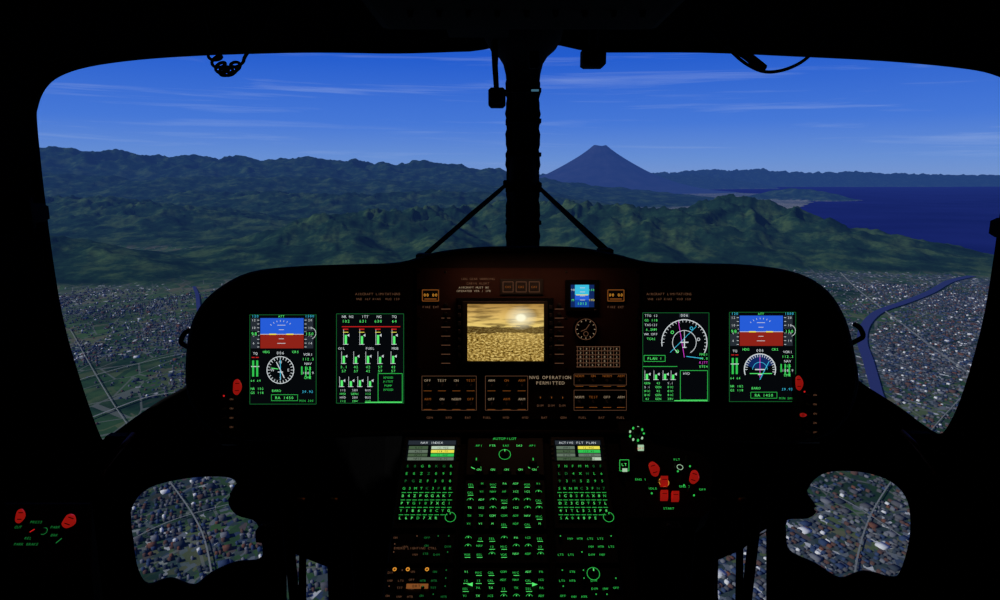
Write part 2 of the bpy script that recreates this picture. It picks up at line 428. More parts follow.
def engine_cols(m, xs, y0, y1, cap=True):
    for i, x in enumerate(xs):
        m.rect(x-1.2, y0+(y1-y0)*(.38+.08*(i % 2)), x+1.0, y1, GREEN, HS); m.line(x-2.2, y0, x-2.2, y1, .4, WHITE, HT)
        m.line(x-2.8, y1, x+2.4, y1, .5, WHITE, HT)
        if cap: m.line(x-2.8, y0, x+2.4, y0, 1.1, RED, HT); m.line(x-2.8, y0+3, x+2.4, y0+3, .6, YEL, HT)
        yy = y0+(y1-y0)*.4
        m.add([m.s.pt(x+1.2, yy, HT), m.s.pt(x+3.4, yy-1.5, HT), m.s.pt(x+3.4, yy+1.5, HT)], [(0, 1, 2)], WHITE)
m = MB('engine_display', PS); bezel(m, 337, 313, 405, 403)
for t, x in (('NR N2', 349), ('ITT', 366), ('NG', 380), ('TQ', 395)): m.text(t, x, 316.5, 2.5, WHITE, HT)
m.text('102', 347, 321, 2.8, GREEN, HT); m.text('631', 364, 321, 2.8, GREEN, HT); m.text('630', 379, 321, 2.8, GREEN, HT); m.text('64', 395, 321, 2.8, GREEN, HT)
m.line(343, 326.5, 401, 326.5, .8, RED, HT); engine_cols(m, (347, 363, 379, 395), 329, 344)
m.text('OIL', 343, 348, 2.4, WHITE, HT); m.text('FUEL', 371, 348, 2.4, WHITE, HT); m.text('MGB', 396, 348, 2.4, WHITE, HT)
engine_cols(m, (345, 357, 369, 381, 394), 351, 363, False)
for i in range(2):
    for j, x in enumerate((345, 357, 369, 381, 394)): m.text(random.choice(['42', '81', '57', '5.1', '28']), x, 366.5+i*4, 2.5, GREEN, HT)
engine_cols(m, (343, 352, 361, 371), 376, 386, False)
for i in range(4):
    for x in (344, 356, 369): m.text(random.choice(['GEN1', '28V', '112', 'BUS', 'HYD']), x, 389.5+i*3.6, 2.1, GREEN if i % 2 else WHITE, HT)
m.frame(379, 373, 403, 401, .5, GREEN2, HT); m.line(366, 401.5, 403, 401.5, .9, GREEN, HT)
for i in range(4): m.text(random.choice(['PUMP', 'XFEED', 'PITOT']), 389, 377+i*4, 2.1, GREEN2, HT)
m.frame(337.7, 313.7, 404.4, 402.4, .4, GREEN3, HT)
m.done()

m = MB('navigation_display', PS); bezel(m, 641, 312, 708, 401)
cx, cy = 683, 342
m.ring(cx, cy, 22, 22.9, WHITE, -28, 190, HT, 40); m.ticks(cx, cy, 20, 22, 22, .5, WHITE, -20, 190)
m.ring(cx, cy, 11.5, 12.1, WHITE, -60, 240, HT, 30); m.line(cx, cy+15, cx-6, cy-21, .6, MAG, HT); m.line(cx, cy-2, cx, cy-12, .5, WHITE, HT)
m.line(cx-4, cy, cx+4, cy, 1.1, WHITE, HT); m.line(cx, cy-3, cx, cy+5, 1.1, WHITE, HT); m.line(cx-2, cy+5, cx+2, cy+5, .9, WHITE, HT)
m.line(cx-14, cy+10, cx+12, cy-16, .5, CYAN, HT); m.line(cx+2, cy+14, cx+18, cy+16, .7, CYAN, HT)
m.rect(cx-5, 313.2, cx+5, 317.2, DGREY, HS); m.text('006', cx, 315.2, 2.8, WHITE, HT)
for i, t in enumerate(['TTG 12', 'GS 118', 'TAS121', '6.2NM', 'WX OFF', 'TCAS']): m.text(t, 650, 315.5+i*4.6, 2.3, GREEN if i % 2 else WHITE, HT)
for i, t in enumerate(['FMS1', '18.0', 'RJTT', 'ETE4']): m.text(t, 702, 354+i*4, 2.3, GREEN if i != 2 else MAG, HT)
for (x, y, c) in ((671, 332, GREEN), (690, 328, CYAN), (676, 351, GREEN), (697, 339, WHITE)): m.ring(x, y, 1.1, 1.7, c, h=HT, n=8)
engine_cols(m, (646, 655, 664, 672), 370, 379, False)
for i in range(5):
    for x in (646, 657, 669): m.text(random.choice(['42', '81C', '5.1', '28V', 'GEN', '112']), x, 382.5+i*3.9, 2.1, GREEN if random.random() < .7 else WHITE, HT)
m.line(642, 366, 676, 366, .5, GREEN2, HT); m.frame(679, 370, 706, 399, .5, GREEN2, HT); m.text('HYD', 685, 373, 2.3, WHITE, HT); m.line(673, 400, 706, 400, .9, GREEN, HT)
m.frame(643, 355, 664, 361, .5, GREEN2, HS); m.text('PLAN 1', 653.5, 358, 2.6, GREEN, HT)
m.frame(641.7, 312.7, 707.4, 400.4, .4, GREEN3, HT)
m.done()

# ---------------------------------------------------------------- video monitor
vm = MB('video_monitor', PS); vm.box(457, 298, 553, 366, .006, .024, TRIM, 2)
vm.box(463, 301, 547, 363, .024, .027, KEY, 1)
for i in range(7):
    for x in (460, 550): vm.box(x-1.6, 305+i*8, x+1.6, 309+i*8, .024, .028, KNOB, .4)
vmo = vm.done()
mv, nt, out = new_mat('video_image')
uv = N(nt, 'ShaderNodeTexCoord'); sx = N(nt, 'ShaderNodeSeparateXYZ'); nt.links.new(uv.outputs['UV'], sx.inputs[0])
def math_(nt, op, a, b=None, c=None):
    n = nt.nodes.new('ShaderNodeMath'); n.operation = op
    for i, v in enumerate((a, b, c)):
        if v is None: continue
        if isinstance(v, (int, float)): n.inputs[i].default_value = v
        else: nt.links.new(v, n.inputs[i])
    return n.outputs[0]
def ramp(nt, fac, els, interp='LINEAR'):
    r = nt.nodes.new('ShaderNodeValToRGB'); r.color_ramp.interpolation = interp; e = r.color_ramp.elements
    while len(e) < len(els): e.new(.5)
    for i, (p, c) in enumerate(els): e[i].position = p; e[i].color = c if len(c) == 4 else tuple(c)+(1,)
    nt.links.new(fac, r.inputs[0]); return r.outputs[0]
def mixc(nt, f, a, b, mode='MIX'):
    n = nt.nodes.new('ShaderNodeMix'); n.data_type = 'RGBA'; n.blend_type = mode
    for i, v in ((0, f), (6, a), (7, b)):
        if isinstance(v, (int, float)): n.inputs[i].default_value = v
        elif isinstance(v, tuple): n.inputs[i].default_value = v
        else: nt.links.new(v, n.inputs[i])
    return n.outputs[2]
u_, v_ = sx.outputs[0], sx.outputs[1]
sky = ramp(nt, v_, [(.55, lin((240, 212, 120))), (.8, lin((222, 184, 104))), (1, lin((170, 130, 66)))])
nz = N(nt, 'ShaderNodeTexNoise'); nz.inputs['Scale'].default_value = 3; nz.inputs['Detail'].default_value = 6
mp = N(nt, 'ShaderNodeMapping'); mp.inputs['Scale'].default_value = (1, 6, 1); nt.links.new(uv.outputs['UV'], mp.inputs[0]); nt.links.new(mp.outputs[0], nz.inputs['Vector'])
sky = mixc(nt, ramp(nt, nz.outputs[0], [(.45, (0, 0, 0)), (.62, (.75, .75, .75))]), sky, lin((92, 70, 34)))
nz2 = N(nt, 'ShaderNodeTexNoise'); nz2.inputs['Scale'].default_value = 26; nz2.inputs['Detail'].default_value = 8; nz2.inputs['Roughness'].default_value = .75; mp2 = N(nt, 'ShaderNodeMapping'); mp2.inputs['Scale'].default_value = (1, 1.5, 1)
nt.links.new(uv.outputs['UV'], mp2.inputs[0]); nt.links.new(mp2.outputs[0], nz2.inputs['Vector'])
grd = ramp(nt, nz2.outputs[0], [(.40, lin((40, 28, 8))), (.50, lin((150, 116, 42))), (.60, lin((240, 212, 130)))])
du = math_(nt, 'SUBTRACT', u_, .7); dv = math_(nt, 'SUBTRACT', v_, .76)
dd = math_(nt, 'SQRT', math_(nt, 'ADD', math_(nt, 'MULTIPLY', du, du), math_(nt, 'MULTIPLY', dv, dv)))
grd = mixc(nt, ramp(nt, dd, [(.1, (.4, .4, .4)), (.6, (0, 0, 0))]), grd, lin((245, 210, 120)))
hor = math_(nt, 'ADD', .6, math_(nt, 'MULTIPLY', math_(nt, 'SUBTRACT', nz.outputs[0], .5), .15))
img = mixc(nt, math_(nt, 'GREATER_THAN', v_, hor), grd, sky)
band = math_(nt, 'LESS_THAN', math_(nt, 'ABSOLUTE', math_(nt, 'SUBTRACT', v_, math_(nt, 'SUBTRACT', hor, .05))), .06)
img = mixc(nt, math_(nt, 'MULTIPLY', band, .75), img, lin((52, 36, 14)))
img = mixc(nt, ramp(nt, dd, [(.05, (1, 1, 1)), (.08, (.5, .5, .5)), (.22, (0, 0, 0))]), img, lin((255, 250, 215)))
e = N(nt, 'ShaderNodeEmission'); e.inputs['Strength'].default_value = 1.0; nt.links.new(img, e.inputs[0]); nt.links.new(e.outputs[0], out.inputs[0])
me = bpy.data.meshes.new('screen'); me.from_pydata([tuple(PS.pt(*a, .0275)) for a in ((468, 360), (543, 360), (543, 304), (468, 304))], [], [(0, 1, 2, 3)])
ul = me.uv_layers.new(name='UVMap')
for i, c in enumerate([(0, 0), (1, 0), (1, 1), (0, 1)]): ul.data[i].uv = c
me.materials.append(mv); so = bpy.data.objects.new('screen', me); coll.objects.link(so); so.parent = vmo

# standby instrument + clock
m = MB('standby_instrument', PS); m.box(565, 280, 598, 312, .006, .018, TRIM, 1.2); m.rect(569, 284, 594, 308, SCR, .0185)
m.rect(574, 285, 588, 295, CYAN, .019); m.rect(574, 295, 588, 300, BLUE, .019); m.rect(570, 285, 574, 307, DBLUE, .019); m.rect(588, 285, 593, 307, DBLUE, .019); m.rect(574, 300, 588, 307, emi('stby_blue', (20, 70, 160)), .019)
for i in range(4): m.line(579, 288+i*4, 584, 288+i*4, .5, WHITE, .0195)
m.line(575, 295, 587, 295, .8, YEL, .0196); m.text('98', 572, 290, 2.2, WHITE, .0195); m.text('150', 590.5, 290, 2.0, GREEN, .0195); m.text('1013', 581, 303.5, 2.6, GREEN, .0196)
m.text('STD', 590.5, 300, 2, YEL, .0196); m.text('M', 572, 300, 2.4, GREEN, .0196)
m.knob(594.5, 310, 1.6, .022); m.done()
m = MB('analog_clock', PS); m.lathe(585, 329, [(12.5, .006), (12.5, .014), (11.5, .016)], TRIM, 28); m.ring(585, 329, 10, 10.5, BRN, h=.0165); m.ticks(585, 329, 8, 9.6, 12, .6, BRN2, h=.0166)
m.line(585, 329, 588.5, 324, .6, BRN, .0168); m.line(585, 329, 580, 331, .6, BRN, .0168); m.ring(585, 333.5, 2, 2.5, BRN, h=.0168)
m.done()

# ---------------------------------------------------------------- centre console
a = W(512, 432, 1.55); b = W(512, 600, 1.27)
cn = U.cross(b-a).normalized()
if cn.z < 0: cn = -cn
kx = lambda x, y: 512+(x-512)*(1+(y-432)*.00131)
CS = Plane(a, cn, kx)
cc = MB('center_console', CS)
pts = [CS.pt(403, 430), CS.pt(617, 430), CS.pt(617, 660), CS.pt(403, 660)]
low = [Vector((p.x, p.y, .0)) for p in pts]
cc.add(pts+low, [(0, 1, 2, 3), (0, 4, 5, 1), (1, 5, 6, 2), (2, 6, 7, 3), (3, 7, 4, 0)], PANEL)
def cdu(x0, x1, title, kind):
    cc.box(x0, 438, x1, 532, 0, .012, KEY, 1.2)
    w = x1-x0
    cc.rect(x0+4, 443, x1-4, 464, SCR, .013)
    cc.rect(x0+5, 444, x1-5, 448, DGREY, .0134); cc.text(title, (x0+x1)/2, 446, 2.6, WHITE, .0138)
    for i in range(4):
        y = 451+i*3.7; full = LGT if (i+kind) % 2 else emi('cdu_row', (70, 92, 66))
        cc.rect(x0+6, y-1.5, x0+6+(w-12)*(.42 if i < 3 else .8), y+1.5, full, .0134)
        cc.rect(x0+8+(w-12)*.45, y-1.5, x1-6, y+1.5, [LGT2, YEL, GREEN2, LGT][(i+kind) % 4], .0133)
        cc.text(random.choice(['RJTF', 'WPT3', 'VHF1']), x0+16, y, 2.2, SCR, .0138, adv=.62)
        cc.text(random.choice(['118.70', '12:40Z', '123.45']), x1-17, y, 2.2, SCR, .0138, adv=.62)
    for i in range(4):
        for x in (x0+1.8, x1-1.8): cc.box(x-1.1, 447+i*4.6, x+1.1, 449.6+i*4.6, .012, .015, KNOB, .3)
    rows = 8
    for r in range(rows):
        nc = 9 if r > 2 else 7
        y = 470+r*7.4
        for c in range(nc):
            if r == rows-1 and c > nc-3: continue
            x = x0+4+(c+.5)*(w-8)/nc
            cc.box(x-2.2, y-2.3, x+2.2, y+2.3, .012, .016, KNOB, .5)
            g = random.random()
            mtl = (GREEN if g > .35 else GREEN2) if r in (4, 5, 6, 7) else (GREEN2 if g > .3 else GREEN3)
            cc.text(random.choice('ABCDEFGHKLMNPRSTXYZ1234567890'), x, y, 2.9, mtl, .0165)
            if r in (3, 4, 5, 6): cc.line(x-2, y+3.4, x+2, y+3.4, .5, GREEN2, .0125)
    cc.knob(x1-5, 520, 3.6, .02, KNOB, GREEN2); cc.ring(x1-5, 520, 4.9, 5.4, GREEN2, h=.0125)
cdu(406, 462, 'NAV INDEX', 0); cdu(549, 603, 'ACTIVE FLT PLAN', 1)
cc.box(468, 436, 543, 478, 0, .01, KEY, 1)
cc.text('AUTOPILOT', 505, 441, 2.8, GREEN2, .0105)
cc.ring(505, 457, 5.5, 6, GREEN2, h=.0105); cc.knob(505, 457, 4, .018, KNOB, GREEN)
for x in (478, 532): cc.knob(x, 466, 4.5, .018, KNOB, GREEN2); cc.ring(x, 466, 6, 6.7, GREEN, 220, 320, .0105)
for i in range(5):
    cc.text(random.choice(['AP1', 'AP2', 'SAS', 'FTR']), 480+i*13, 448, 2.4, GREEN if i % 2 else GREEN2, .0105)
    cc.box(477+i*13, 470.5, 485+i*13, 475.5, .01, .014, KNOB, .6); cc.text('ON', 481+i*13, 473, 2.3, GREEN, .0145)
for blk, (y0, y1) in enumerate(((482, 532), (536, 566), (570, 606), (610, 650))):
    cc.box(468, y0, 543, y1, 0, .01, KEY, 1)
    rr = int((y1-y0)/8)
    for r in range(rr):
        y = y0+5+r*8
        for c in range(7):
            x = 474+c*10.4; q = random.random()
            if q < .45:
                cc.box(x-3.4, y-2.4, x+3.4, y+2.4, .01, .014, KNOB, .6); cc.text(random.choice(['COM', 'NAV', 'ADF', 'PA', 'ICS', 'HF', 'TX', 'M', 'V1']), x, y, 2.2, GREEN if q < .2 else GREEN2, .0145)
            elif q < .7:
                cc.knob(x, y+.8, 2.2, .014, KNOB, GREEN); cc.ring(x, y+.8, 3.2, 3.6, GREEN2, 20, 160, .0105, 8)
            else:
                cc.text(random.choice(['MIC', 'VOX', '12', 'SEL', 'CAL']), x, y, 2.2, GREEN2, .0105); cc.line(x-2.4, y+2.8, x+2.4, y+2.8, .5, GREEN, .0105)
for (x0, x1) in ((406, 462), (549, 603)):
    for (y0, y1) in ((536, 566), (570, 606), (610, 650)):
        cc.box(x0, y0, x1, y1, 0, .01, KEY, 1)
        amber = (x0 == 406)
        nr = max(2, int((y1-y0)/8))
        for r in range(nr):
            y = y0+5+r*8
            for c in range(6):
                x = x0+5+c*(x1-x0-10)/5; q = random.random()
                mt, mt2 = (BRN, BRN) if amber and c < 3 else (GREEN3, GREEN3) if amber else (GREEN2, GREEN3)
                if q < .3: cc.knob(x, y, 2.3, .016, KNOB, mt)
                elif q < .5: cc.box(x-3.2, y-2.2, x+3.2, y+2.2, .01, .014, KNOB, .5); cc.text(random.choice(['ON', 'OFF', 'TST', 'STB']), x, y, 2.1, mt, .0145)
                elif q < .85: cc.text(random.choice(['LTS', 'HTR', 'INV', 'DIM']), x, y, 2.2, mt, .0105)
for x in (414, 425, 441): cc.knob(x, 574, 2.8, .02, BRASS); cc.ring(x, 574, 1, 2, AMBER, h=.0208, n=12)
cc.rect(425, 587, 443, 592, emi('amber_window', (130, 76, 36)), .0148); cc.text('BRT', 434, 589.5, 3, SCR, .0152)
cc.text('EMERG LIGHTING CTRL', 432, 552, 2.4, BRN, .0166)
cc.ring(580, 576, 6, 6.5, GREEN2, 0, 360, .0106); cc.knob(580, 576, 4.5, .018, KNOB, GREEN)
for x, d in ((478, -1), (530, 1)):
    cc.add([CS.pt(x+d*3, 588, .016), CS.pt(x-d*1.5, 586, .016), CS.pt(x-d*1.5, 590, .016)], [(0, 1, 2)], GREEN)
cc.done()

# ---------------------------------------------------------------- engine control quadrant right of the console
QS = Plane(a, cn)
q = MB('engine_control_panel', QS)
P = QS.pt
qp = [(618, 424), (640, 422), (652, 446), (700, 456), (712, 470), (710, 512), (700, 520), (628, 520)]
top = [P(x, y, .01) for x, y in qp]; bot = [P(x, y, -.06) for x, y in qp]; k = len(qp)
q.add(top+bot, [tuple(range(k))]+[(i, (i+1) % k, k+(i+1) % k, k+i) for i in range(k)], PANEL)
for i in range(9):
    g = 2*math.pi*i/9; q.lathe(636+7*math.cos(g), 437+6.5*math.sin(g), [(1.0, .01), (1.0, .014), (.6, .016)], PIP if i % 2 else GREEN2, 8)
q.knob(636, 437, 4.5, .03)
q.box(634, 448, 645, 459, .01, .02, KNOB, 1); q.rect(636.5, 450, 642.5, 456, PIP, .0205); q.text('OFF', 639.5, 453.5, 2.4, RED, .021)
q.box(617, 464, 629, 478, .01, .022, KEY, 1.5); q.frame(618.5, 465.5, 627.5, 476.5, .6, GREEN2, .0225); q.rect(621, 474, 626, 477.5, PIP, .0226); q.text('LT', 623, 470, 3, GREEN, .0226)
for (x, y, t) in ((640, 482, 'ENG 1'), (652, 491, 'IDLE'), (676, 462, 'FLT'), (684, 489, 'ENG 2'), (702, 492, 'OFF'), (668, 511, 'START')): q.text(t, x, y, 2.4, GREEN2, .011)
for (x, y) in ((646, 492), (656, 484), (672, 470), (678, 484), (688, 494), (647, 472), (684, 465)):
    q.lathe(x, y, [(2.2, .01), (2.2, .014), (1, .016), (1, .028), (1.5, .03), (1.2, .032)], METAL, 10)
    q.lathe(x+5, y+4, [(.9, .01), (.9, .012), (.6, .013)], PIP if x % 2 else GREEN2, 8)
for (x, y, mt) in ((663, 499, REDP), (674, 500, REDP), (663, 485, REDP)):
    q.box(x-3.6, y-4.4, x+3.6, y+4.4, .01, .022, mt, 1); q.line(x-2.4, y, x+2.4, y, .5, TRIM, .0225)
q.ring(663, 485, 4.6, 5.2, AMBER, h=.0115, n=14); q.ring(679, 470, 2.6, 3.2, PIP, h=.0115, n=14)
q.done()

# ---------------------------------------------------------------- red pull handles
def handle(cxp, cyp, dep, wpx, hpx, ang=0):
    c = W(cxp, cyp, dep); k = dep/FPX; n_ = (EYE-c).normalized(); m = MB('red_pull_handle')
    u = Vector((math.cos(ang), 0, math.sin(ang))); v = n_.cross(u).normalized()
    m.lathe3(c-n_*.05, n_, u, v, [(.010, 0), (.010, .01), (.005, .014), (.005, .05)], METAL, 12)
    vs = []; fs = []; nn = 18; prof = [(.35, -.004), (.85, 0), (1, .006), (.95, .013), (.7, .018), (.3, .0195)]
    for r, h in prof:
        for i in range(nn):
            g = 2*math.pi*i/nn
            vs.append(c+n_*h+u*math.cos(g)*r*wpx*k/2*(1+.12*math.cos(3*g))+v*math.sin(g)*r*hpx*k/2)
    for j in range(len(prof)-1):
        for i in range(nn): i2 = (i+1) % nn; fs.append((j*nn+i, j*nn+i2, (j+1)*nn+i2, (j+1)*nn+i))
    fs.append(tuple(range((len(prof)-1)*nn, len(prof)*nn))); m.add(vs, fs, REDP, True)
    for o in (-.22, .22):
        cc_ = c+n_*.0205+v*(o*hpx*k); m.obox(cc_, u*(wpx*k*.22), v*.0007, n_*.0005, TRIM, .1)
    m.done()
handle(237, 387, 1.5, 9, 16); handle(799, 383, 1.5, 8, 15); handle(803, 415, 1.5, 7, 4)
handle(654, 469, 1.4, 10, 15, .3); handle(694, 477, 1.4, 10, 14, -.3)
handle(20, 516, 1.15, 10, 14); handle(69, 521, 1.15, 12, 14, -.4)
for (x0, x1, y0, y1) in ((228, 252, 378, 442), (790, 820, 374, 440)):
    m = MB('utility_switch_box', PS); m.box(x0, y0, x1-8, y1, 0, .05, PANEL, 2)
    for i in range(5):
        y = y0+18+i*9; x = (x0+x1-8)/2
        m.lathe(x-3, y, [(2.5, .05), (2.5, .054), (1, .056), (1, .066), (1.6, .068)], METAL, 10); m.text('ON', x+4, y, 1.8, BRN, .051)
    m.rect(x0+4, y0+14, x0+5.5, y0+15.5, RED, .0515)
    m.done()

# left side console with shutoffs
LS = Plane(W(45, 535, 1.2), (W(45, 535, 1.2)*-1+EYE+Vector((0, 0, .6))))
m = MB('side_console', LS); m.box(4, 504, 92, 580, 0, .01, PANEL, 2)
pp = [LS.pt(x, y, 0) for x, y in ((4, 504), (92, 504), (92, 580), (4, 580))]; lo = [Vector((p.x, p.y, 0)) for p in pp]
m.add(pp+lo, [(0, 4, 5, 1), (1, 5, 6, 2), (2, 6, 7, 3), (3, 7, 4, 0)], BLACK)
for (x, y, t) in ((18, 529, 'CUT'), (36, 524, 'PRESS'), (55, 529, 'PARK'), (54, 537, 'BRK'), (26, 546, 'PARK BRAKE'), (28, 540, 'REL')): m.text(t, x, y, 2.6, GREEN3, .0112)
m.ring(44, 533, 3, 3.6, GREEN3, h=.0112); m.line(30, 534, 35, 531, .8, RED, .0112); m.line(56, 545, 62, 540, .8, GREEN3, .0112); m.knob(44, 533, 2.5, .02)
m.done()

# ---------------------------------------------------------------- yaw pedals
def pedals(xs, name='rudder_pedals'):
    m = MB(name)
    for i, x in enumerate(xs):
        t = W(x, 496, 1.45); bt = W(x-1, 660, 1.38)
        m.tube([t, t+(bt-t)*.5, bt], [.007, .008, .010], BLACK, 10)
        m.tube([t+Vector((-.04, 0, .0)), t+Vector((.04, 0, 0))], .008, BLACK, 10)
        m.tube([t+Vector((-.008, -.012, -.004)), t+Vector((.008, -.012, -.004))], .006, BRASS, 10)
        pc = W(x+2, 652, 1.36)
        m.obox(pc, Vector((.05, 0, 0)), Vector((0, .02, .06)), Vector((0, .012, -.004)), BLACK, .2)
        for j in range(4): m.obox(pc+Vector((0, -.012+j*.008, -.045+j*.03)), Vector((.045, 0, 0)), Vector((0, .003, .005)), Vector((0, .008, -.003)), METAL, .2)
    a1, a2 = W(xs[0]-18, 500, 1.5), W(xs[-1]+18, 500, 1.5)
    m.tube([a1, a2], .016, BLACK, 12); m.tube([a1, Vector((a1.x, a1.y+.05, -.03))], .012, BLACK, 12); m.tube([a2, Vector((a2.x, a2.y+.05, -.03))], .012, BLACK, 12)
    m.done()
pedals((303, 335)); pedals((711, 740))
for (x0, x1) in ((268, 262), (672, 688)):
    m = MB('cyclic_stick')
    pts = smooth_open([W(x0, 535, 1.3), W(x0+2, 555, 1.29), W(x1, 600, 1.26), W(x1, 680, 1.22), Vector((W(x1, 680, 1.22).x, 1.0, 0))])
    nP = len(pts); m.tube(pts, [.014 if i < 10 else .009 for i in range(nP)], BLACK, 12)
    m.obox(W(x0, 532, 1.3), Vector((.018, 0, 0)), Vector((0, .018, 0)), Vector((0, 0, .016)), BLACK, .3)
    m.lathe3(W(x0-4, 528, 1.28), Vector((0, -.5, .86)), Vector((1, 0, 0)), Vector((0, .86, .5)), [(.005, 0), (.005, .008), (.003, .01)], METAL, 10)
    m.done()
AMB = surf_mat('amber_lever', (140, 60, 20), .5)
for (x, y, s_) in ((112, 459, 1), (925, 457, -1)):
    m = MB('door_latch'); c = on_shell(x, y, .07)
    m.tube(smooth_open([c+Vector((-.03*s_, .05, -.05)), c+Vector((-.03*s_, 0, -.04)), c, c+Vector((.03*s_, 0, .035)), c+Vector((.03*s_, .05, .045))]), .006, AMB, 10)
    m.obox(c+Vector((0, .035, 0)), Vector((.03, 0, 0)), Vector((0, .015, 0)), Vector((0, 0, .05)), BLACK, .2); m.done()
for (x, y) in ((32, 213), (1008, 228)):
    m = MB('door_hinge'); c = on_shell(x, y, .05)
    m.obox(c, Vector((.020, 0, 0)), Vector((0, .03, 0)), Vector((0, 0, .022)), BLACK, .35); m.tube([c+Vector((0, -.01, -.035)), c+Vector((0, -.01, .035))], .010, BLACK, 10); m.done()

# ---------------------------------------------------------------- centre post with cables, struts
def on_post(px, py):
    return on_shell(px, py, .06)
cpz = MB('windshield_center_post')
prof = [(330, 16), (248, 16), (200, 16), (150, 15.5), (110, 15.5), (88, 16), (74, 17.5), (64, 20), (56, 25), (49, 33), (40, 38), (20, 42), (-40, 46)]
vs = []; fs = []; nn = 20
for row, hw in prof:
    c = on_post(523, row); r = (c-EYE).dot(F)/FPX*hw
    for i in range(nn):
        g = 2*math.pi*i/nn; ca, sa = math.cos(g), math.sin(g)
        vs.append(c+Vector((r*abs(ca)**.7*(1 if ca > 0 else -1), r*.9*abs(sa)**.7*(1 if sa > 0 else -1), 0)))
for j in range(len(prof)-1):
    for i in range(nn): i2 = (i+1) % nn; fs.append((j*nn+i, j*nn+i2, (j+1)*nn+i2, (j+1)*nn+i))
cpz.add(vs, fs, BLACK, True)
for sx_, dx in ((-1, 508), (1, 537)):
    pts = [on_post(dx+sx_*.6*math.sin(i*1.3), 60+i*5)-Vector((0, .03, 0)) for i in range(42)]
    cpz.tube(pts, [.0075 if i % 2 else .0055 for i in range(42)], TRIM, 8)
for row in (92, 122, 155, 190, 222):
    c = on_post(523, row); r = (c-EYE).dot(F)/FPX*17.4
    cpz.obox(c, Vector((r, 0, 0)), Vector((0, r*.95, 0)), Vector((0, 0, .006)), TRIM, .1)
c = on_post(534, 93); cpz.obox(c-Vector((0, .055, 0)), Vector((.010, 0, 0)), Vector((0, .002, 0)), Vector((0, 0, .0025)), emi('tag', (60, 100, 120)), .1)
cpz.done()
for (p0, p1) in (((507, 184), (424, 256)), ((537, 186), (605, 251))):
    m = MB('support_strut'); A = on_post(*p0); B = W(p1[0], p1[1], 1.66); A = A-Vector((0, .03, 0))
    m.tube([A, A+(B-A)*.12, A+(B-A)*.9, B], [.0045, .0065, .0065, .006], BLACK, 10)
    off = Vector((0, .0, .014)); m.tube([A+off*.3, A+(B-A)*.5+off*.5, B+off*.3+Vector((.008, 0, 0))], .003, BLACK, 8)
    m.obox(B, Vector((.018, 0, 0)), Vector((0, .02, 0)), Vector((0, 0, .007)), BLACK, .3); m.obox(A, Vector((.012, 0, 0)), Vector((0, .012, 0)), Vector((0, 0, .012)), BLACK, .3)
    m.done()

# overhead panel
m = MB('overhead_panel')
zb = EYE.z+.30
def ob(x0, x1, y0, y1, z0, z1, mt, ch=.08): m.obox(((x0+x1)/2, (y0+y1)/2, (z0+z1)/2), Vector(((x1-x0)/2, 0, 0)), Vector((0, (y1-y0)/2, 0)), Vector((0, 0, (z1-z0)/2)), mt, ch)
ob(-.27, .36, .3, 1.62, zb+.03, 1.95, BLACK); ob(-.2, .3, .35, 1.5, zb+.015, zb+.06, BLACK, .03)
for i in range(9):
    for j in range(8):
        x = -.17+i*.055; y = .5+j*.12
        m.tube([Vector((x, y, zb+.02)), Vector((x, y-.004, zb+.003))], [.008, .005], TRIM, 8)
ob(-.12, .02, 1.5, 1.66, zb+.03, zb+.09, TRIM)
m.done()
m = MB('magnetic_compass'); c = W(497, 98, 1.55)
m.tube([W(495, 42, 1.6), W(495, 66, 1.57), c], [.010, .007, .006], BLACK, 10)
m.obox(c, Vector((.020, 0, 0)), Vector((0, .020, 0)), Vector((0, 0, .022)), BLACK, .3); m.lathe3(c-Vector((0, .03, 0)), Vector((0, -1, 0)), Vector((1, 0, 0)), Vector((0, 0, 1)), [(.017, 0), (.017, .008), (.013, .012)], TRIM, 16); m.done()
m = MB('cockpit_camera'); c = W(593, 58, 1.55)
m.obox(c, Vector((.027, 0, 0)), Vector((0, .025, 0)), Vector((0, 0, .022)), BLACK, .25); m.tube([c, c+Vector((0, 0, .08))], .012, BLACK, 10); m.tube([c-Vector((0, .02, 0)), c-Vector((0, .04, 0))], .014, TRIM, 14)
m.obox(W(534, 60, 1.62), Vector((.012, 0, 0)), Vector((0, .01, 0)), Vector((0, 0, .02)), TRIM, .2); m.done()
m = MB('headset_cord'); pts = []
for i in range(120):
    t = i/119; g = t*2*math.pi*7
    c = W(212+26*t, 50+22*math.sin(t*2.6), 1.45); pts.append(c+Vector((.012*math.cos(g), .012*math.sin(g), .010*math.sin(g))))
m.tube(pts, .0035, TRIM, 7); m.tube(smooth_open([W(205, -20, 1.4), W(208, 20, 1.43), pts[0]]), .005, TRIM, 8); m.tube(smooth_open([pts[-1], W(246, 55, 1.45), W(262, 30, 1.43), W(280, -20, 1.4)]), .004, TRIM, 8)
m.done()
m = MB('hanging_cable'); m.tube(smooth_open([W(690, -25, 1.4), W(704, 20, 1.42), W(728, 48, 1.45), W(748, 65, 1.45), W(768, 72, 1.45), (W(792, 67, 1.45)), W(812, 53, 1.45), W(830, 25, 1.42), W(840, -20, 1.4)]), .0036, TRIM, 10)
m.tube(smooth_open([W(728, 42, 1.44), W(750, 58, 1.44), W(765, 70, 1.44)]), [.010]*16+[.005], TRIM, 10); m.done()

# flood lamp under the glareshield
l = bpy.data.lights.new('glareshield_flood_lamp', 'AREA'); l.shape = 'RECTANGLE'; l.size = .34; l.size_y = .02; l.energy = .13; l.color = (1, .45, .26)
lo = bpy.data.objects.new('glareshield_flood_lamp', l); coll.objects.link(lo)
p = W(527, 263, 1.51); lo.location = p
tgt = W(527, 370, 1.6); lo.rotation_euler = (tgt-p).to_track_quat('-Z', 'Y').to_euler()

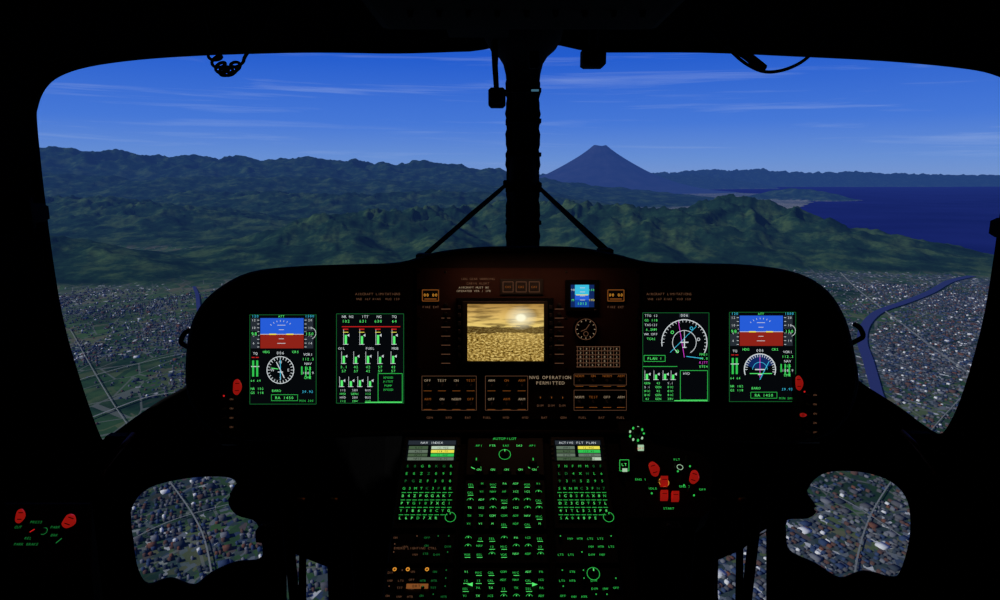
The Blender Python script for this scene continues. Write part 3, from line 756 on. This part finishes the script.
# ================================================================ landscape
rng = np.random.RandomState(7); PERM = rng.permutation(512); GR = rng.rand(512)*2*np.pi
def pnoise(x, y):
    xi = np.floor(x).astype(int); yi = np.floor(y).astype(int); xf = x-xi; yf = y-yi
    def g(i, j):
        h = PERM[(PERM[i & 511]+j) & 511]; return GR[h]
    def d(i, j, a, b):
        t = g(i, j); return np.cos(t)*a+np.sin(t)*b
    u = xf**3*(xf*(xf*6-15)+10); v = yf**3*(yf*(yf*6-15)+10)
    a = d(xi, yi, xf, yf); b = d(xi+1, yi, xf-1, yf); c = d(xi, yi+1, xf, yf-1); e = d(xi+1, yi+1, xf-1, yf-1)
    return np.clip(((a*(1-u)+b*u)*(1-v)+(c*(1-u)+e*u)*v)*1.5, -1, 1)
def fbm(x, y, o=4):
    s = 0; a = 1; t = 0
    for i in range(o): s = s+a*pnoise(x*2**i+i*17.3, y*2**i+i*9.1); t += a; a *= .5
    return s/t
def ridged(x, y, o=6):
    s = 0; a = 1; t = 0; w = 1.
    for i in range(o):
        p_ = pnoise(x*2.03**i+i*31.7, y*2.03**i+i*11.9)
        n = 1-np.sqrt(p_*p_+.006)+.0; n = np.clip(n, 0, 1)**1.5
        s = s+a*n*w; t += a; w = np.clip(n*1.2, 0, 1); a *= .5
    return s/t*1.25
def pr(c, y, row): return ((c-500)/FPX*y*.985, y, 100-(row-180)*y/FPX*.985)
RID = [
 ([pr(470, 1150, 206), pr(540, 1100, 199), pr(590, 1000, 203), pr(640, 950, 208), pr(690, 940, 208), pr(715, 970, 201), pr(738, 1000, 196), pr(770, 980, 203), pr(815, 930, 217), pr(860, 900, 231), pr(905, 880, 246)], 215),
 ([pr(925, 860, 250), pr(945, 860, 243), pr(960, 850, 254)], 40),
 ([pr(640, 950, 208), pr(650, 860, 222), pr(655, 780, 244)], 90), ([pr(738, 1000, 197), pr(745, 900, 215), pr(750, 820, 238)], 90), ([pr(560, 1080, 201), pr(575, 940, 220), pr(580, 820, 243)], 90),
 ([pr(-120, 820, 215), pr(20, 800, 232), pr(80, 780, 243), pr(130, 730, 256), pr(160, 690, 272)], 130),
 ([pr(240, 800, 262), pr(280, 880, 238), pr(330, 950, 215), pr(400, 1000, 208), pr(470, 1150, 206)], 200),
 ([pr(330, 950, 215), pr(360, 800, 245), pr(380, 700, 268)], 110), ([pr(430, 1000, 208), pr(440, 900, 228), pr(450, 780, 250)], 100),
 ([pr(-150, 1500, 190), pr(0, 1500, 195), pr(100, 1450, 197), pr(180, 1350, 205), pr(240, 1300, 215)], 330),
 ([pr(200, 1900, 190), pr(330, 1700, 193), pr(450, 1800, 190), pr(540, 1900, 194)], 360),
 ([pr(0, 2400, 172), pr(150, 2300, 178), pr(260, 2400, 176), pr(380, 2500, 180), pr(500, 2500, 183)], 500),
 ([pr(-250, 3000, 150), pr(-100, 3100, 150), pr(40, 3100, 148), pr(100, 3100, 152), pr(180, 3200, 156), pr(300, 3200, 159), pr(400, 3300, 165), pr(440, 3300, 162), pr(470, 3300, 166), pr(510, 3300, 174), pr(560, 3300, 182)], 900),
 ([pr(480, 8000, 172), pr(540, 8000, 174), pr(640, 8000, 177), pr(700, 8500, 174)], 900),
 ([pr(640, 11000, 174), pr(700, 11000, 170), pr(760, 11000, 169), pr(800, 11000, 172), pr(850, 11000, 171), pr(880, 11000, 173), pr(930, 11500, 174), pr(1000, 11500, 175), pr(1150, 11500, 176)], 1000),
 ([pr(770, 3600, 191), pr(800, 3500, 188), pr(826, 3400, 191)], 200),
]
def terr(x, y):
    wa = .03*np.maximum(y, 300)
    wx = x+wa*fbm(x/200+5, y/200, 3); wy = y+wa*fbm(x/200-9, y/200+3, 3)
    env = np.zeros_like(x)
    for pts, w in RID:
        for (x0, y0, h0), (x1, y1, h1) in zip(pts[:-1], pts[1:]):
            dx, dy = x1-x0, y1-y0; t = np.clip(((wx-x0)*dx+(wy-y0)*dy)/(dx*dx+dy*dy), 0, 1)
            d = np.hypot(wx-x0-t*dx, wy-y0-t*dy); s = np.clip(1-np.sqrt(d*d+(.05*w)**2)/w, 0, 1)
            env = np.maximum(env, (h0+(h1-h0)*t)*s*1.05)
    near = ridged(x/58+.3*fbm(x/60, y/60, 2), y/66, 5); far = ridged(x/200+3, y/300, 6)
    k = np.clip((y-1300)/1300, 0, 1)
    r = near*(1-k)+far*k
    amp = .38*(1-k)+.27*k
    H = env*(1-.75*amp+amp*r)
    H = np.where(H < 2.5, H*H/2.5*.6, H-1.0)
    yc = [0, 660, 735, 790, 965, 1370, 2130, 3000, 4050, 6000, 9000, 15000]; xc = [4000, 4000, 900, 600, 625, 715, 895, 1390, 1900, 1950, 2300, 4000]
    cx = np.interp(y, yc, xc)+.012*y*fbm(y/150, x*0+2.2, 3)
    sea = np.clip((x-cx)/8, 0, 1)
    return H-4*sea, sea
nr, nc = 780, 920
R = np.geomspace(70, 15000, nr); A = np.radians(np.linspace(-52, 52, nc))
RR, AA = np.meshgrid(R, A, indexing='ij'); X = RR*np.sin(AA); Y = RR*np.cos(AA)
H, SEA = terr(X, Y)
Z = GZ+H
def tdens(x, y):
    return .42+1.3*fbm(x/85+7, y/110, 4)+.24*np.clip(x/120, -.5, 1)+.22*np.clip((260-y)/80, 0, 1)
town = np.clip(tdens(X, Y), 0, 1)*np.clip(1-H/3, 0, 1)
farp = np.clip((Y-1200)/400, 0, 1)*np.clip((10500-Y)/3000, 0, 1)*np.clip(1-H/4, 0, 1)*np.clip(.85+1.2*fbm(X/260, Y/700, 4), 0, 1)
vx_, vy_, _ = pr(185, 760, 180)
val = np.exp(-(((X-vx_)/60)**2+((Y-vy_)/190)**2))
pale = np.clip(farp+.5*val*np.clip(1-H/3, 0, 1), 0, 1)
town = np.clip(town+.5*val+farp*.6, 0, 1)
def grid_mesh(name, X, Y, Z, attrs, mat):
    r, c = X.shape; me = bpy.data.meshes.new(name)
    co_ = np.stack([X, Y, Z], -1).reshape(-1, 3).astype(np.float32)
    idx = np.arange(r*c).reshape(r, c)
    f = np.stack([idx[:-1, :-1], idx[:-1, 1:], idx[1:, 1:], idx[1:, :-1]], -1).reshape(-1, 4)
    me.vertices.add(r*c); me.vertices.foreach_set('co', co_.ravel())
    me.loops.add(f.size); me.loops.foreach_set('vertex_index', f.ravel().astype(np.int32))
    me.polygons.add(len(f)); me.polygons.foreach_set('loop_start', np.arange(0, f.size, 4, dtype=np.int32))
    me.polygons.foreach_set('use_smooth', np.ones(len(f), bool))
    me.update(calc_edges=True); me.validate()
    for k_, a_ in attrs.items():
        at = me.attributes.new(k_, 'FLOAT', 'POINT'); at.data.foreach_set('value', a_.ravel().astype(np.float32))
    me.materials.append(mat); ob_ = bpy.data.objects.new(name, me); coll.objects.link(ob_)
    if (me.polygons[0].normal.z < 0): me.flip_normals()
    return ob_

def haze_out(nt, shader, out, D=3900., col=(38, 68, 126), mx_=.88):  # paints aerial haze: bluish emission mixed in with distance from the origin
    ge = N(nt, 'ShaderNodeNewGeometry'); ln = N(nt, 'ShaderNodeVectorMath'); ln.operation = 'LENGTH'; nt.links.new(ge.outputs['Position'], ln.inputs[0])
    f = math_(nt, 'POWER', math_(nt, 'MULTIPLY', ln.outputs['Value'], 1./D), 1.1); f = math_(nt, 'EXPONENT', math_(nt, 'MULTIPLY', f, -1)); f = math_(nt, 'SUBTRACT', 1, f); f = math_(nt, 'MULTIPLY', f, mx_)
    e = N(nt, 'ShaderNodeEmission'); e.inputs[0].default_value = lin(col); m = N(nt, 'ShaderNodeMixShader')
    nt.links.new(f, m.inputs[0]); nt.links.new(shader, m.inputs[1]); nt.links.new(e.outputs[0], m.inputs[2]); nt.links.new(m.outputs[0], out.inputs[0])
mt, nt, out = new_mat('land_cover')
ge = N(nt, 'ShaderNodeNewGeometry')
def noi(scale, det=5, rough=.6):
    n = N(nt, 'ShaderNodeTexNoise'); n.inputs['Scale'].default_value = scale; n.inputs['Detail'].default_value = det; n.inputs['Roughness'].default_value = rough
    nt.links.new(ge.outputs['Position'], n.inputs['Vector']); return n.outputs[0]
n1 = noi(.02, 9, .7); n2 = noi(.25, 4); n3 = noi(.012, 6)
forest = ramp(nt, n1, [(.38, lin((16, 38, 28))), (.5, lin((32, 60, 40))), (.62, lin((70, 94, 54)))])
forest = mixc(nt, math_(nt, 'MULTIPLY', n2, .7), forest, lin((14, 28, 24)))
vo = N(nt, 'ShaderNodeTexVoronoi'); vo.distance = 'CHEBYCHEV'; vo.inputs['Scale'].default_value = .11
mp = N(nt, 'ShaderNodeMapping'); mp.inputs['Rotation'].default_value = (0, 0, .5); mp.inputs['Scale'].default_value = (1, .6, 0); nt.links.new(ge.outputs['Position'], mp.inputs[0]); nt.links.new(mp.outputs[0], vo.inputs['Vector'])
sc = N(nt, 'ShaderNodeSeparateColor'); nt.links.new(vo.outputs['Color'], sc.inputs[0])
field = ramp(nt, sc.outputs[0], [(0, lin((44, 70, 44))), (.3, lin((62, 92, 52))), (.5, lin((84, 98, 64))), (.7, lin((50, 80, 48))), (.88, lin((100, 98, 76)))], 'CONSTANT')
field = mixc(nt, .35, field, forest)
vt = N(nt, 'ShaderNodeTexVoronoi'); vt.distance = 'CHEBYCHEV'; vt.inputs['Scale'].default_value = .55; nt.links.new(mp.outputs[0], vt.inputs['Vector'])
st = N(nt, 'ShaderNodeSeparateColor'); nt.links.new(vt.outputs['Color'], st.inputs[0])
tw = ramp(nt, st.outputs[1], [(0, lin((46, 60, 60))), (.35, lin((60, 70, 72))), (.55, lin((74, 68, 66))), (.65, lin((90, 98, 104))), (.8, lin((48, 62, 82))), (.93, lin((170, 174, 174)))], 'CONSTANT')
at = N(nt, 'ShaderNodeAttribute'); at.attribute_name = 'town'
tf = math_(nt, 'GREATER_THAN', math_(nt, 'ADD', at.outputs['Fac'], math_(nt, 'MULTIPLY', math_(nt, 'SUBTRACT', st.outputs[2], .5), .9)), .62)
plain = mixc(nt, tf, field, tw)
plain = mixc(nt, ramp(nt, n3, [(.52, (0, 0, 0)), (.62, (.85, .85, .85))]), plain, forest)
vl = N(nt, 'ShaderNodeTexVoronoi'); vl.feature = 'DISTANCE_TO_EDGE'; vl.inputs['Scale'].default_value = .055; nt.links.new(mp.outputs[0], vl.inputs['Vector'])
ln_ = math_(nt, 'MULTIPLY', math_(nt, 'LESS_THAN', vl.outputs[0], .018), .6)
plain = mixc(nt, ln_, plain, lin((100, 104, 100)))
ap = N(nt, 'ShaderNodeAttribute'); ap.attribute_name = 'pale'
n4 = noi(.03, 8, .75)
plain = mixc(nt, math_(nt, 'MULTIPLY', ap.outputs['Fac'], ramp(nt, n4, [(.42, (.1, .1, .1)), (.58, (.9, .9, .9))])), plain, lin((158, 154, 136)))
af = N(nt, 'ShaderNodeAttribute'); af.attribute_name = 'forest'
colr = mixc(nt, af.outputs['Fac'], plain, forest)
bs = N(nt, 'ShaderNodeBsdfDiffuse'); nt.links.new(colr, bs.inputs[0])
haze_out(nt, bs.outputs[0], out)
grid_mesh('mountain_terrain', X, Y, Z, {'forest': np.clip((H-1)/2.5, 0, 1), 'town': town, 'pale': pale}, mt)

# sea
ms, nt, out = new_mat('sea_water'); ge = N(nt, 'ShaderNodeNewGeometry')
b = N(nt, 'ShaderNodeBsdfDiffuse')
nz = N(nt, 'ShaderNodeTexNoise'); nz.inputs['Scale'].default_value = .004; nz.inputs['Detail'].default_value = 6; nt.links.new(ge.outputs['Position'], nz.inputs['Vector'])
cr = ramp(nt, nz.outputs[0], [(.3, lin((20, 34, 94))), (.7, lin((28, 42, 108)))]); nt.links.new(cr, b.inputs[0])
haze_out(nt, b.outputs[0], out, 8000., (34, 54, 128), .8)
rs = np.geomspace(600, 90000, 40); as_ = np.radians(np.linspace(-60, 60, 60)); r_, a_ = np.meshgrid(rs, as_, indexing='ij')
grid_mesh('sea', r_*np.sin(a_), r_*np.cos(a_), np.full_like(r_, GZ-.6), {}, ms)

# volcano
mvv, nt, out = new_mat('volcano_rock'); ge = N(nt, 'ShaderNodeNewGeometry')
nz = N(nt, 'ShaderNodeTexNoise'); nz.inputs['Scale'].default_value = .01; nz.inputs['Detail'].default_value = 6; nt.links.new(ge.outputs['Position'], nz.inputs['Vector'])
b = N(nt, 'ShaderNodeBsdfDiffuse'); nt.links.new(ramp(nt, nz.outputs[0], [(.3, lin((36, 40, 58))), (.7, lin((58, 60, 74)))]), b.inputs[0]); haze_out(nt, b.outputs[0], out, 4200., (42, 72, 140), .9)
vx, vy, _ = pr(599, 6000, 148); RV = 1150; HV = 100+(180-147)*6000/FPX
r_, a_ = np.meshgrid(np.concatenate([[0], np.linspace(35, RV, 60)]), np.linspace(0, 2*np.pi, 181), indexing='ij')
s_ = np.clip((r_-55)/(RV-55), 0, 1)
z_ = HV*((1-s_)**2.3*.84+.16*(1-s_))
z_ = z_*(1+.03*np.clip(s_*5, 0, 1)*pnoise(a_*8/np.pi*2.0+40, s_*3+9)) - 8*np.clip(1-r_/50, 0, 1) + 5*np.sin(a_*2+1)*np.exp(-((r_-55)/30)**2)
grid_mesh('volcano', vx+r_*np.cos(a_), vy+r_*np.sin(a_), GZ+z_, {}, mvv)

def ribbon(name, pts, w, mat, z):
    P3 = smooth_open([Vector((*G(a, b)[:2], z)) for a, b in pts], 14); vs = []; fs = []
    for i, p in enumerate(P3):
        t = (P3[min(i+1, len(P3)-1)]-P3[max(i-1, 0)]).normalized(); nrm = Vector((-t.y, t.x, 0))
        ww = w if not callable(w) else w(i/(len(P3)-1))
        vs += [p+nrm*ww/2, p-nrm*ww/2]
        if i: fs.append((2*i-2, 2*i-1, 2*i+1, 2*i))
    m = MB(name); m.add(vs, fs, mat, True); return m
mr, nt, out = new_mat('river_water'); b = N(nt, 'ShaderNodeBsdfDiffuse'); b.inputs[0].default_value = lin((46, 54, 100))
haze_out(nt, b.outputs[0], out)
RIVER = [(1030, 268), (1000, 271), (975, 276), (950, 282), (930, 293), (905, 303), (880, 312), (866, 325), (862, 342), (868, 362), (873, 380), (880, 402), (900, 430), (950, 455), (1040, 480)]
ribbon('river', RIVER, lambda t: 8.5-4.5*t, mr, GZ+.9).done()
ribbon('river', [(160, 262), (185, 276), (196, 292), (200, 315), (215, 345), (250, 375), (300, 420)], lambda t: 3, mr, GZ+.9).done()
mrd = surf_mat('road_concrete', (106, 112, 110), .9, var=.15, scale=.5, bump=0)
for pts, w in (([(830, 262), (852, 285), (880, 308), (915, 335), (945, 358), (985, 385), (1060, 430)], 1.5), ([(40, 395), (90, 378), (150, 362), (200, 352), (300, 335)], .8),
               ([(60, 432), (110, 412), (150, 398), (190, 392)], 1.1), ([(70, 330), (110, 400), (160, 470), (200, 530), (215, 600)], .45), ([(760, 470), (840, 500), (930, 560), (1000, 620)], .5), ([(100, 560), (180, 520), (300, 490)], .4), ([(850, 600), (880, 500), (960, 400), (1020, 350)], .45)):
    m = ribbon('expressway', pts, w, mrd, GZ+.8)
    for i in range(0, len(m.v), 6):
        c = m.v[i]; m.tube([c-Vector((0, 0, .1)), Vector((c.x, c.y, GZ))], .1, mrd, 5)
    m.done()

# buildings
mbld, nt, out = new_mat('roofs_and_walls'); ge = N(nt, 'ShaderNodeNewGeometry')
cr = ramp(nt, ge.outputs['Random Per Island'], [(0, lin((48, 56, 64))), (.25, lin((72, 74, 78))), (.45, lin((76, 58, 52))), (.57, lin((46, 60, 86))), (.72, lin((94, 98, 104))), (.9, lin((185, 188, 188))), (.96, lin((92, 62, 50)))], 'CONSTANT')
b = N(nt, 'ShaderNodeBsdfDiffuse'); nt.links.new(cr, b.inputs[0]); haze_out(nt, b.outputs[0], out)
SX, SY = 1.65, 1.85
gx = np.arange(-620, 620, SX); gy = np.arange(60, 860, SY)
GX, GY = np.meshgrid(gx, gy); GX = GX.ravel(); GY = GY.ravel()
keep = (np.round(GX/SX).astype(int) % 7 != 0) & (np.round(GY/SY).astype(int) % 5 != 0)
GX = GX[keep]; GY = GY[keep]
ang = .42+.5*fbm(GX/160, GY/160, 2); ang = np.round(ang/.12)*.12
xr = GX*math.cos(.42)-(GY-400)*math.sin(.42); yr = GX*math.sin(.42)+(GY-400)*math.cos(.42)+400
xr = xr+5*fbm(xr/40, yr/40+9, 2)+np.random.uniform(-.35, .35, xr.shape); yr = yr+5*fbm(xr/40+8, yr/40, 2)+np.random.uniform(-.35, .35, yr.shape)
ok = (yr > 75) & (np.abs(xr) < yr*.95+20) & (yr < 640)
xr = xr[ok]; yr = yr[ok]; ang = ang[ok]
hh, se = terr(xr, yr)
dens = np.clip(tdens(xr, yr)*1.1-.06, .03, .88)
rv = np.array([list(G(a, b)[:2]) for a, b in RIVER[2:]])
dr = np.full(xr.shape, 1e9)
for p0, p1 in zip(rv[:-1], rv[1:]):
    d_ = p1-p0; t = np.clip(((xr-p0[0])*d_[0]+(yr-p0[1])*d_[1])/(d_@d_), 0, 1); dr = np.minimum(dr, np.hypot(xr-p0[0]-t*d_[0], yr-p0[1]-t*d_[1]))
sel = (np.random.rand(len(xr)) < dens) & (hh < 1.2) & (se < .1) & (dr > 6)
xr = xr[sel]; yr = yr[sel]; hh = hh[sel]; ang = ang[sel]; nb = len(xr)
print('buildings', nb)
w = np.random.uniform(.36, .62, nb); l = np.random.uniform(.42, .72, nb); hb = np.random.uniform(.35, .65, nb)
big = np.random.rand(nb) < .05; w[big] *= 2.4; l[big] *= 2.0; hb[big] *= 1.6
rf = np.where(big | (np.random.rand(nb) < .3), .02, .3)
base = np.array([(-1, -1), (1, -1), (1, 1), (-1, 1)])
ca, sa = np.cos(ang), np.sin(ang)
VV = np.zeros((nb, 10, 3))
for i in range(4):
    bx = base[i, 0]*w; by = base[i, 1]*l; X_ = xr+bx*ca-by*sa; Y_ = yr+bx*sa+by*ca
    VV[:, i, 0] = X_; VV[:, i, 1] = Y_; VV[:, i, 2] = GZ+hh-.5; VV[:, i+4, 0] = X_; VV[:, i+4, 1] = Y_; VV[:, i+4, 2] = GZ+hh+hb
for i, s2 in ((8, -1), (9, 1)):
    by = s2*l; VV[:, i, 0] = xr-by*sa; VV[:, i, 1] = yr+by*ca; VV[:, i, 2] = GZ+hh+hb+rf
pat = [(0, 1, 5, 8, 4), (2, 3, 7, 9, 6), (1, 2, 6, 5), (3, 0, 4, 7), (5, 6, 9, 8), (7, 4, 8, 9)]
flat = np.concatenate([np.array(p_) for p_ in pat]); lens = np.array([len(p_) for p_ in pat])
LV = (flat[None, :]+np.arange(nb)[:, None]*10).ravel(); LS_ = np.tile(lens, nb)
me = bpy.data.meshes.new('town_buildings'); me.vertices.add(nb*10); me.vertices.foreach_set('co', VV.ravel().astype(np.float32))
me.loops.add(len(LV)); me.loops.foreach_set('vertex_index', LV.astype(np.int32))
me.polygons.add(len(LS_)); me.polygons.foreach_set('loop_start', np.concatenate([[0], np.cumsum(LS_)[:-1]]).astype(np.int32)); me.update(calc_edges=True); me.validate()
me.materials.append(mbld); ob_ = bpy.data.objects.new('town_buildings', me); coll.objects.link(ob_)

# ---------------------------------------------------------------- sun + sky
sl = bpy.data.lights.new('sun', 'SUN'); sl.energy = 3.9; sl.angle = .01; sl.color = (1, .97, .9)
so_ = bpy.data.objects.new('sun', sl); coll.objects.link(so_); so_.rotation_euler = Vector((.85, .28, -.56)).to_track_quat('-Z', 'Y').to_euler()
wd = bpy.data.worlds.new('sky'); scn.world = wd; wd.use_nodes = True; nt = wd.node_tree; nt.nodes.clear()
out = nt.nodes.new('ShaderNodeOutputWorld'); bg = nt.nodes.new('ShaderNodeBackground'); nt.links.new(bg.outputs[0], out.inputs[0])
tc = nt.nodes.new('ShaderNodeTexCoord'); sx = nt.nodes.new('ShaderNodeSeparateXYZ'); nt.links.new(tc.outputs['Generated'], sx.inputs[0])
sk = ramp(nt, sx.outputs[2], [(0, lin((124, 154, 208))), (.03, lin((106, 146, 214))), (.08, lin((72, 122, 216))), (.17, lin((36, 94, 208))), (.35, lin((22, 62, 170))), (1, lin((46, 60, 100)))])
yy = math_(nt, 'MAXIMUM', sx.outputs[1], .05)
cb = nt.nodes.new('ShaderNodeCombineXYZ'); nt.links.new(math_(nt, 'DIVIDE', sx.outputs[0], yy), cb.inputs[0])
nt.links.new(math_(nt, 'ADD', math_(nt, 'MULTIPLY', sx.outputs[2], 30), math_(nt, 'MULTIPLY', math_(nt, 'DIVIDE', sx.outputs[0], yy), .35)), cb.inputs[1])
c1 = nt.nodes.new('ShaderNodeTexNoise'); c1.inputs['Scale'].default_value = 1.9; c1.inputs['Detail'].default_value = 8; c1.inputs['Roughness'].default_value = .6; c1.inputs['Distortion'].default_value = .5; nt.links.new(cb.outputs[0], c1.inputs['Vector'])
cf = ramp(nt, c1.outputs[0], [(.54, (0, 0, 0)), (.8, (.42, .42, .42))])
sk = mixc(nt, cf, sk, lin((175, 195, 232)))
nt.links.new(sk, bg.inputs[0]); bg.inputs[1].default_value = 1.0
